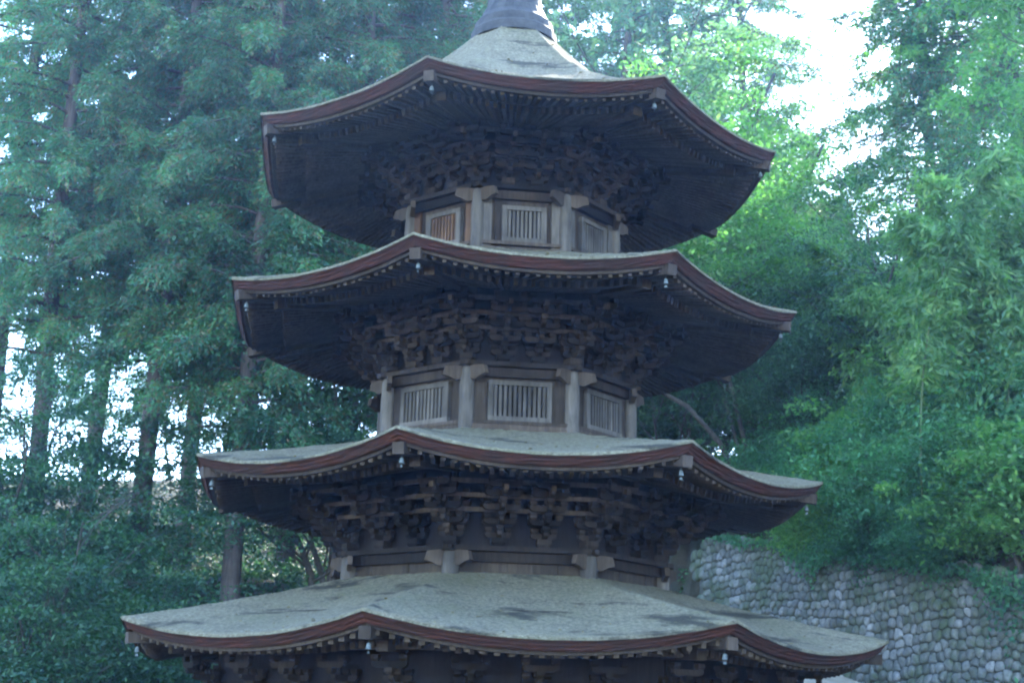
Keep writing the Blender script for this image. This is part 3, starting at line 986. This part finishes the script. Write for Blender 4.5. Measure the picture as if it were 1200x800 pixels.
def make_conifer(seed, H=24.0, hb=4.5, Lmax=2.9, nb=150, leaf=(0.052, 0.0145), dens=1.0, mat='leaf_cedar'):
    r = np.random.RandomState(seed)
    wood_ = MB()
    lean = r.uniform(-.02, .02, 2)
    tp = [(lean[0] * z + 0.10 * math.sin(z * .25 + seed), lean[1] * z, z) for z in np.linspace(-0.6, H, 14)]
    rad = [0.20 * (1 - (z + .6) / (H + .6)) ** 0.8 + 0.015 for z in np.linspace(-0.6, H, 14)]
    rad[0] *= 1.35
    wood_.tube(tp, rad, 9)
    P, X, Y = [], [], []
    ga = r.uniform(0, 6)
    for i in range(nb):
        f = (i + r.uniform(0, 1)) / nb
        h = hb + (H - hb) * f
        L = Lmax * (1 - f ** 1.5) * r.uniform(0.6, 1.12) + 0.35
        if f < 0.12: L *= r.uniform(.35, .9)
        ga += 2.399 + r.uniform(-.5, .5)
        d = np.array([math.cos(ga), math.sin(ga), 0]); sd_ = np.array([-d[1], d[0], 0])
        c = np.array([lean[0] * h, lean[1] * h, h])
        rise, droop = r.uniform(0.05, 0.35), r.uniform(0.10, 0.22)
        s = np.linspace(0, L, 5)
        path = [tuple(c + d * v + np.array([0, 0, rise * v - droop * v * v])) for v in s]
        wood_.tube(path, [0.045 - 0.008 * j for j in range(5)], 4, False)
        ns = max(3, int(L * 9 * dens))
        for _ in range(ns):
            v = L * (0.08 + 0.96 * r.rand() ** 0.7)
            base = c + d * v + np.array([0, 0, rise * v - droop * v * v])
            side = r.choice([-1, 1]) * r.uniform(0.2, 1.0)
            ax = unit(d * r.uniform(.3, 1.0) + sd_ * side + np.array([0, 0, r.uniform(-1.0, .45)]))
            sl = r.uniform(0.30, 0.60) * (0.55 + 0.45 * min(1, L / 2))
            m_ = int(r.uniform(36, 58))
            u = r.rand(m_) ** 0.8
            wv = unit(np.cross(ax, [0, 0, 1]) + r.normal(0, .15, 3))
            spread = r.uniform(-1, 1, m_) * 0.19 * (0.3 + 1.3 * u * (1.25 - u))
            pts = base + ax * (u * sl)[:, None] + wv * spread[:, None]
            pts += np.cross(ax, wv) * r.normal(0, .075, (m_, 1))
            pts[:, 2] -= 0.40 * u * u * sl + np.abs(spread) * 0.35 + r.uniform(-.03, .03, m_)
            dr = unit(ax + wv * (np.sign(spread) * r.uniform(.3, 1.0, m_))[:, None] + np.stack([r.normal(0, .2, m_), r.normal(0, .2, m_), -r.uniform(0.1, 1.1, m_)], 1))
            wid = unit(np.cross(dr, np.array([0, 0, 1.0]) + r.normal(0, .55, (m_, 3))))
            sc_ = r.uniform(.7, 1.3, (m_, 1))
            P.append(pts); X.append(dr * leaf[0] * sc_); Y.append(wid * leaf[1] * sc_ * 1.15)
    P = np.vstack(P); X = np.vstack(X); Y = np.vstack(Y)
    wm = wood_.mesh('trunk', True); wm.materials.append(M['trunk_cedar'])
    return wm, leaves_mesh('crown', P, X, Y, M[mat])

def make_broadleaf(seed, H=14.0, trunk_h=4.0, spread=4.0, n_clump=420, per=80, leaf=(0.075, 0.034), mat='leaf_broad', lean=(0, 0), flat=0.45, r0=0.2, stems=1, crown_lo=0.25, clump=0.55, barkmat='trunk', top_open=0.0):
    r = np.random.RandomState(seed)
    wood_ = MB()
    tips = []
    def limb(p, d, L, rad, lev):
        n = 5
        pts = [p.copy()]; q = p.copy(); dd = d.copy()
        for _ in range(n):
            dd = unit(dd + r.normal(0, .13, 3) + np.array([0, 0, 0.04 if lev else 0.0]))
            q = q + dd * L / n; pts.append(q.copy())
        rads = [rad * (1 - .45 * j / n) for j in range(n + 1)]
        if lev == 0: rads[0] *= 1.3
        wood_.tube([tuple(v) for v in pts], rads, 8 if lev == 0 else (5 if lev == 1 else 3), lev == 0)
        if lev >= 3:
            tips.append(pts[-1]); tips.append(pts[2]); return
        k = [5, 5, 4][lev] + r.randint(0, 2)
        for j in range(k):
            t = r.uniform(0.35, 1.0) if lev else r.uniform(0.55, 1.0)
            idx = t * n; i0 = min(int(idx), n - 1); b = pts[i0] + (pts[i0 + 1] - pts[i0]) * (idx - i0)
            az = r.uniform(0, 6.283) if lev == 0 else None
            rnd_ = r.normal(0, 1, 3)
            if lev == 0:
                az = 6.283 * (j + r.uniform(-.3, .3)) / k
                nd = np.array([math.cos(az), math.sin(az), r.uniform(.35, 1.2)])
            else:
                nd = dd + rnd_ * 0.75; nd[2] = nd[2] * 0.6 + 0.12
            limb(b, unit(nd), L * r.uniform(.5, .75) if lev else spread * r.uniform(.55, .8), rads[-1] * r.uniform(.5, .7), lev + 1)
        if lev == 0:   # leader
            limb(pts[-1], unit(dd * 1.0 + np.array([0, 0, .6])), max(0.5, (H - trunk_h) * 0.55), rads[-1] * .8, 1)
    for s in range(stems):
        ln = np.array([lean[0] + (r.uniform(-.25, .25) if stems > 1 else 0), lean[1] + (r.uniform(-.25, .25) if stems > 1 else 0), 1.0])
        st0 = np.array([r.uniform(-.3, .3), r.uniform(-.3, .3), -.5]) if stems > 1 else np.array([0, 0, -.5])
        limb(st0, unit(ln), trunk_h + .5, r0 * r.uniform(.8, 1.1), 0)
    tips = np.array(tips)
    tips = tips[tips[:, 2] > H * crown_lo * 0.6]
    # scale the crown into the wanted box
    sel = tips[r.choice(len(tips), min(n_clump, len(tips)), replace=len(tips) < n_clump)]
    sel = sel + r.normal(0, 0.25, sel.shape)
    P, X, Y = [], [], []
    for c in sel:
        m_ = int(per * r.uniform(.5, 1.4))
        cl = clump * r.uniform(.6, 1.35)
        tilt = r.normal(0, .25, 2)
        o = r.normal(0, 1, (m_, 3)) * np.array([cl, cl, cl * flat]) * 0.55
        o[:, 2] += o[:, 0] * tilt[0] + o[:, 1] * tilt[1] - 0.18 * (o[:, 0] ** 2 + o[:, 1] ** 2) / cl
        nrm = unit(np.array([tilt[0], tilt[1], 1.0]) + r.normal(0, .55, (m_, 3)))
        a = r.normal(0, 1, (m_, 3)); dr = unit(np.cross(nrm, a)); dr[:, 2] -= 0.25
        wid = unit(np.cross(nrm, dr))
        sc_ = r.uniform(.65, 1.35, (m_, 1))
        P.append(c + o); X.append(dr * leaf[0] * sc_); Y.append(wid * leaf[1] * sc_)
    wm = wood_.mesh('trunk', True); wm.materials.append(M[barkmat])
    return wm, leaves_mesh('crown', np.vstack(P), np.vstack(X), np.vstack(Y), M[mat])

def plant(name, kind, label, cat, az, dist, rot=0.0, scale=1.0, group=None, dz=0.0, tilt=(0, 0), zs=1.0):
    x, y = polar(az, dist)
    t = add(name, None)
    t.location = (x, y, ground_z(x, y) - 0.05 + dz)
    t.rotation_euler = (tilt[0], tilt[1], rot)
    t.scale = (scale, scale, scale * zs)
    t['label'] = label; t['category'] = cat
    if group: t['group'] = group
    add('trunk' if cat == 'tree' else ('culms' if cat == 'bamboo' else 'stems'), kind[0], None, t)
    add('crown' if cat == 'tree' else 'foliage', kind[1], None, t)
    return t

CON = [make_conifer(1, nb=170, dens=1.65), make_conifer(2, 25, 5.8, 2.6, 160, dens=1.65), make_conifer(3, 23, 3.2, 3.1, 170, dens=1.65)]
G = 'cypresses on the wooded slope behind the pagoda'
for j, (v, az, dist, rot, s, lab) in enumerate([
    (1, -18.6, 31.0, 0.4, 1.0, 'dark cypress at the far left edge of the wood'),
    (1, -14.6, 29.5, 1.7, 1.0, 'broad cypress with drooping branches, second from the left edge'),
    (0, -10.6, 28.5, 2.9, 1.0, 'bright teal cypress rising behind the left corner of the second highest roof'),
    (2, -6.6, 29.5, 4.1, 1.06, 'full cypress rising behind the left corner of the topmost roof'),
    (1, -2.6, 31.5, 5.2, 1.05, 'tall cypress rising just left of the finial'),
    (1, -20.5, 37.0, 0.9, 1.1, 'slim cypress at the back of the far left, beside bright sky gaps'),
    (1, -16.6, 36.0, 2.2, 1.08, 'slim cypress standing between the two leftmost front cypresses'),
    (0, -12.6, 36.5, 3.5, 1.1, 'tall cypress standing behind the gap left of the upper roofs'),
    (1, -8.6, 36.0, 4.4, 1.1, 'slim cypress half hidden left of the topmost roof'),
    (0, -4.6, 38.0, 5.9, 1.12, 'tall back row cypress above the left eave of the topmost roof'),
    (1, 0.4, 39.0, 0.2, 1.15, 'back row cypress hidden behind the finial'),
    (2, -10.5, 44.0, 2.6, 1.15, 'distant cypress deep in the wood left of the pagoda'),
    (2, 5.0, 45.0, 4.6, 1.1, 'distant cypress behind the pale tree right of the finial'),
    (0, 7.0, 47.0, 1.6, 1.2, 'distant cypress behind the tall pale tree right of the finial'),
    (0, 18.1, 41.0, 0.7, 1.15, 'distant cypress just right of the bright sky gap, behind the broad leaves'),
    (2, 21.4, 39.0, 2.2, 1.15, 'distant cypress near the top right corner, behind the broad leaves'),
    (2, 10.2, 46.0, 3.1, 1.15, 'distant cypress just left of the bright sky gap'),
]):
    plant('cypress_tree', CON[v], lab, 'tree', az, dist, rot, s, G)

PALE = make_broadleaf(21, 17, 6.0, 4.6, 900, 110, (0.068, 0.032), 'leaf_pale', flat=.40)
BRD = make_broadleaf(22, 18, 6.5, 5.0, 850, 110, (0.064, 0.032), 'leaf_broad', flat=.45)
BRD2 = make_broadleaf(23, 12, 4.5, 4.0, 480, 110, (0.06, 0.030), 'leaf_broad', lean=(-.28, -.05), flat=.30, r0=.085, stems=3)
MAP = make_broadleaf(24, 8, 2.6, 3.2, 210, 170, (0.042, 0.022), 'leaf_under_shade_tint', flat=.13, r0=.09, stems=2, clump=.8)
LEAN = make_broadleaf(27, 10, 4.6, 2.6, 300, 110, (0.055, 0.028), 'leaf_broad', lean=(-.30, -.1), flat=.3, r0=.065, stems=3, crown_lo=.72)
GR = 'broadleaf trees on the slope right of the pagoda'
for (kd, az, dist, rot, s, lab) in [
    (PALE, 3.4, 34, 0.5, 1.1, 'pale yellow-green tree right behind the finial'),
    (PALE, 5.2, 33, 4.0, 1.1, 'pale tree rising over the right half of the topmost roof'),
    (PALE, 6.8, 36, 2.1, 1.15, 'light green tree with many bright gaps above the right eave'),
    (BRD, 22.6, 28, 1.2, 1.05, 'big leafy tree filling the top right corner'),
    (BRD, 24.6, 36, 3.9, 1.15, 'broad tree near the right edge, behind the bamboo'),
    (LEAN, 10.5, 28.3, 0.3, 1.0, 'leaning multi-stemmed tree beside the right end of the second highest roof'),
    (BRD2, 14.0, 33, 2.4, .62, 'slender leaning tree right of centre of the wooded slope'),
    (BRD, 13.8, 42, 5.0, 0.62, 'dark tree low behind the bright sky gap'),
    (BRD2, 7.4, 33, 4.4, 0.9, 'leafy tree close behind the right eave of the second lowest roof'),
    (BRD, 5.8, 41, 1.4, 0.7, 'dark tree behind the right end of the middle storeys'),
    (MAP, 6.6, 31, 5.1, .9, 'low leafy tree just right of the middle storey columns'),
    (PALE, 4.5, 39, 5.5, 1.5, 'tall pale tree closing the top edge right of the finial'),
    (PALE, 4.6, 42, 1.9, 1.3, 'hindmost tall light tree, mostly hidden behind the pale trees right of the finial'),
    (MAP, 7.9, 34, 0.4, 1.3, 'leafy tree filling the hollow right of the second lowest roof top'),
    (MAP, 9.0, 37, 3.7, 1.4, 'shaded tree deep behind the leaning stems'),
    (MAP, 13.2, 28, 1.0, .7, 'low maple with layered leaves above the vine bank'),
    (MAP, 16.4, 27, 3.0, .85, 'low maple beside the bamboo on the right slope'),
]:
    plant('broadleaf_tree', kd, lab, 'tree', az, dist, rot, s, GR)

GL = 'understory trees on the left slope'
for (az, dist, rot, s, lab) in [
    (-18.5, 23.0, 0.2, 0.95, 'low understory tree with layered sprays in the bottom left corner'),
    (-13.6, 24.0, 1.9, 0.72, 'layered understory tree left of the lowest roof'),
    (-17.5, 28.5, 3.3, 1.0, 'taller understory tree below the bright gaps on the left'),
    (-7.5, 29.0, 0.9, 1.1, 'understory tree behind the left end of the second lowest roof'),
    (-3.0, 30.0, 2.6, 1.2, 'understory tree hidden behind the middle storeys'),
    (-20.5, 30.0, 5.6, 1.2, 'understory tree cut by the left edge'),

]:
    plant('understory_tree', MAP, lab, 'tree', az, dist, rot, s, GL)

plant('sunlit_tree', PALE, 'sunlit yellow-green tree beyond the trunks at far left', 'tree', -18.6, 46, 1.6, .38, 'sunlit trees beyond the left wood')
plant('sunlit_tree', PALE, 'sunlit yellow-green tree beyond the trunks left of the pagoda', 'tree', -13.4, 47, 4.3, .36, 'sunlit trees beyond the left wood')

# bamboo
def make_bamboo(seed, n=18, H=6.0, mat='leaf_bamboo'):
    r = np.random.RandomState(seed)
    wood_ = MB(); P, X, Y = [], [], []
    for i in range(n):
        a = r.uniform(0, 6.28); b0 = np.array([r.normal(0, .55), r.normal(0, .55), -.2])
        d = np.array([math.cos(a), math.sin(a)]); hh = H * r.uniform(.75, 1.1); bend = r.uniform(.9, 2.6)
        pts = []
        for t in np.linspace(0, 1, 10):
            pts.append(np.array([b0[0] + d[0] * bend * t ** 2.4, b0[1] + d[1] * bend * t ** 2.4, b0[2] + hh * (t - .14 * t ** 4)]))
        wood_.tube([tuple(p) for p in pts], list(np.linspace(.02, .004, 10)), 6)
        for _ in range(120):
            t = r.uniform(.22, 1.0) ** .8; idx = t * 9; i0 = min(int(idx), 8)
            c = pts[i0] + (pts[i0 + 1] - pts[i0]) * (idx - i0)
            aa = r.uniform(0, 6.28); od = np.array([math.cos(aa), math.sin(aa), r.uniform(-.2, .35)])
            ln = r.uniform(.25, .75) * (1.15 - t * .5)
            m_ = 17
            u = r.rand(m_)
            pts2 = c + od * (u * ln)[:, None] + r.normal(0, .06, (m_, 3)); pts2[:, 2] -= .25 * u * u * ln
            dr = unit(od * .6 + r.normal(0, .5, (m_, 3)) + np.array([0, 0, -.55]))
            wd_ = unit(np.cross(dr, r.normal(0, 1, (m_, 3))))
            P.append(pts2); X.append(dr * .10 * r.uniform(.7, 1.2, (m_, 1))); Y.append(wd_ * .024)
    wm = wood_.mesh('culms', True); wm.materials.append(M['culm'])
    return wm, leaves_mesh('foliage', np.vstack(P), np.vstack(X), np.vstack(Y), M[mat])
BAM = make_bamboo(31)
for (az, dist, rot, s, lab) in [
    (18.6, 23.5, 0.0, 0.95, 'light green bamboo clump arching over the stone wall'),
    (20.8, 23.0, 1.5, 1.0, 'light green bamboo clump cut by the right edge'),
    (16.6, 26.0, 2.9, 0.85, 'smaller bamboo clump left of the arching one'),
]:
    plant('bamboo_clump', BAM, lab, 'bamboo', az, dist, rot, s, 'bamboo above the stone wall')

# creeper covered shrubs above the wall
SHR = [make_broadleaf(43, 2.4, .5, 1.4, 200, 110, (0.05, 0.026), 'leaf_broad', flat=.35, r0=.04, stems=4, clump=.42, crown_lo=0),
       make_broadleaf(41, 2.2, .4, 1.3, 260, 150, (0.036, 0.022), 'leaf_vine', flat=.6, r0=.04, stems=3, clump=.38, crown_lo=0),
       make_broadleaf(42, 2.0, .4, 1.2, 240, 150, (0.034, 0.017), 'leaf_vine', flat=.5, r0=.04, stems=3, clump=.34, crown_lo=0)]
shr = []
for n, (q, s, sc_, lab) in enumerate([
    (0.8, 0.9, .62, 'small leafy shrub at the low far end of the stone wall'),
    (2.6, 1.1, .8, 'creeper covered shrub above the far end of the wall'),
    (4.2, 1.0, .75, 'low creeper covered shrub hanging over the wall top'),
    (5.8, 1.2, .95, 'rounded creeper covered shrub above the middle of the wall'),
    (7.4, 1.0, .95, 'tangled creeper shrub spilling over the wall near the right edge'),
    (9.0, 1.1, 1.05, 'tall creeper shrub over the near end of the wall'),
    (10.8, 1.1, 1.0, 'creeper shrub at the right edge above the wall'),
    (3.4, 3.2, 1.05, 'leafy shrub on the bank behind the wall top'),
    (5.4, 3.0, 1.15, 'big rounded bush draped in creeper on the bank'),
    (7.2, 3.1, 1.2, 'big leafy bush below the bamboo'),
    (9.2, 3.2, 1.2, 'leafy bush at the right edge below the bamboo'),
    (1.4, 3.0, .9, 'small bush behind the far end of the wall'),
    (4.4, 5.4, 1.25, 'bush below the leaning trees on the slope'),
    (6.4, 5.2, 1.3, 'bush on the upper bank left of the bamboo'),
    (2.0, 5.4, .8, 'shaded bush at the foot of the leaning stems'),
    (5.0, 0.55, .55, 'little creeper tuft on the wall top left of the tangled shrub'),
    (6.6, 0.6, .7, 'creeper tuft drooping from the wall top below the big bush'),
    (8.2, 0.6, .75, 'creeper mat hanging deepest over the wall near the right edge'),
    (9.9, 0.7, .8, 'creeper mat hanging over the wall at the right edge'),
    (6.3, 2.0, .95, 'leafy shrub between the wall top and the big rounded bush'),
    (8.3, 2.0, 1.0, 'leafy shrub on the bank just below the bamboo'),
    (4.6, 2.1, .85, 'leafy shrub behind the low creeper shrub on the wall top'),
]):
    p = W0 + wd * q + wnrm * s
    t = add('creeper_shrub', None)
    t.location = (p.x, p.y, max(ground_z(p.x, p.y), z_top(q) - .05) - .1); t.scale = (sc_,) * 3; t.rotation_euler = (0, 0, n * 1.3)
    t['label'] = lab; t['category'] = 'shrub'; t['group'] = 'creeper covered shrubs above the stone wall'
    add('stems', SHR[n % 3][0], None, t); add('foliage', SHR[n % 3][1], None, t)

# shrubs by the lower left, behind the lowest roof
for n, (az, dist, sc_, lab) in enumerate([
    (-12.0, 24.0, .7, 'small leafy shrub peeping over the left part of the lowest roof'),
    (-15.5, 21.5, .75, 'shrub below the left tip of the lowest roof'),
    (-18.8, 21.0, .8, 'low shrub in the bottom left corner'),
    (-13.0, 21.0, .7, 'shrub under the left eave of the lowest roof'),
    (-9.0, 25.5, .8, 'dark shrub behind the left storey of the pagoda'),
]):
    x, y = polar(az, dist)
    t = add('shrub', None)
    t.location = (x, y, ground_z(x, y) - .1); t.scale = (sc_,) * 3; t.rotation_euler = (0, 0, n * 2.1)
    t['label'] = lab; t['category'] = 'shrub'; t['group'] = 'shrubs on the left slope'
    add('stems', SHR[n % 3][0], None, t); add('foliage', SHR[n % 3][1], None, t)

for n, (az, dist, sc_, lab) in enumerate([
    (8.2, 38.0, 1.5, 'dark bush on the slope seen just right of the storey columns'),
    (6.6, 37.0, 1.5, 'dark bush low behind the right storey columns'),
    (9.8, 39.0, 1.6, 'dark bush behind the thin leaning stems'),
]):
    x, y = polar(az, dist)
    t = add('bush', None)
    t.location = (x, y, ground_z(x, y) - .1); t.scale = (sc_,) * 3; t.rotation_euler = (0, 0, n * 2.1)
    t['label'] = lab; t['category'] = 'bush'; t['group'] = 'bushes high on the slope behind the pagoda'
    add('stems', SHR[n % 3][0], None, t); add('foliage', SHR[n % 3][1], None, t)

# ground cover on the slopes and ivy trailing over the wall top
r = np.random.RandomState(77)
def cover(name, n, sampler, size, mat, hgt=0.25):
    pts = []
    while len(pts) < n:
        x, y = sampler()
        pts.append((x, y, ground_z(x, y)))
    P = np.array(pts); m_ = len(P)
    P[:, 2] += r.rand(m_) ** 2 * hgt + 0.02
    nrm = unit(np.array([-.2, -.4, 1.0]) + r.normal(0, .6, (m_, 3)))
    dr = unit(np.cross(nrm, r.normal(0, 1, (m_, 3)))); wd_ = np.cross(nrm, dr)
    s = r.uniform(.6, 1.4, (m_, 1))
    return leaves_mesh(name, P, dr * size[0] * s, wd_ * size[1] * s, mat)
def samp_slope():
    while True:
        az = r.uniform(-22, 22); dist = 22 + 20 * r.rand()
        x, y = polar(az, dist)
        p = Vector((x, y, 0)) - W0
        q, s = p.dot(wd), p.dot(wnrm)
        if -2.3 < s < 0.75 and q > -3: continue
        if s < 0.75 and q > 2: continue
        return x, y
add('undergrowth', cover('undergrowth', 110000, samp_slope, (.055, .025), M['leaf_under_shade_tint'], .40), None, None, kind='stuff',
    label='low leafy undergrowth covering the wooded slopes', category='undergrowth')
def samp_bank():
    q = r.uniform(-1.5, 13); s = 0.5 + 4.5 * r.rand() ** 1.3
    p = W0 + wd * q + wnrm * s
    return p.x, p.y
add('ground_cover', cover('ground_cover', 30000, samp_bank, (.036, .022), M['leaf_vine'], .55), None, None, kind='stuff',
    label='low green creeper covering the bank above the stone wall', category='ground cover')
# ivy on the wall
P = []
for _ in range(9000):
    q = r.uniform(-1.0, 13.0)
    depth = abs(r.normal(0, 0.22)) * (0.25 + 1.5 * max(0, math.sin(q * 1.9 + 1) * math.sin(q * .73 + .4)) ** 1.5) * (1.5 if q > 6.5 else .8)
    zt = z_top(q); z = zt + 0.12 - depth
    if z < z_path(q): continue
    s = BAT * (z - z_path(q)) * .5 - 0.13 - r.rand() * 0.10
    if depth < .1: s += r.uniform(0, .8)
    p = W0 + wd * q + wnrm * s
    P.append((p.x, p.y, z))
P = np.array(P); m_ = len(P)
nrm = unit(-np.array(wnrm)[None, :] + np.array([0, 0, .5]) + r.normal(0, .5, (m_, 3)))
dr = unit(np.cross(nrm, r.normal(0, 1, (m_, 3)))); dr[:, 2] -= .4
add('ivy', leaves_mesh('ivy', P, dr * .036, np.cross(nrm, dr) * .022, M['leaf_vine']), None, None, kind='stuff',
    label='green creeper leaves trailing over the top of the stone wall', category='ivy')

# ------------------------------------------------------------------ haze
mb = MB(); mb.box((0, 30, 23), (330, 306, 50))
hz = add('haze', mb.mesh('haze'), None, None, None, kind='stuff', label='thin bluish haze added partly to stand in for a lens flare veil', category='haze')  # even volume added to lift the blacks, partly imitating lens flare
mt = bpy.data.materials.new('haze_air'); mt.use_nodes = True
nt = mt.node_tree; nt.nodes.clear()
out = nt.nodes.new('ShaderNodeOutputMaterial'); pv = nt.nodes.new('ShaderNodeVolumePrincipled')
pv.inputs['Color'].default_value = (0.35, 0.58, 1.0, 1)
pv.inputs['Density'].default_value = 0.0008
pv.inputs['Anisotropy'].default_value = 0.6
nt.links.new(pv.outputs[0], out.inputs['Volume'])
hz.data.materials.append(mt)
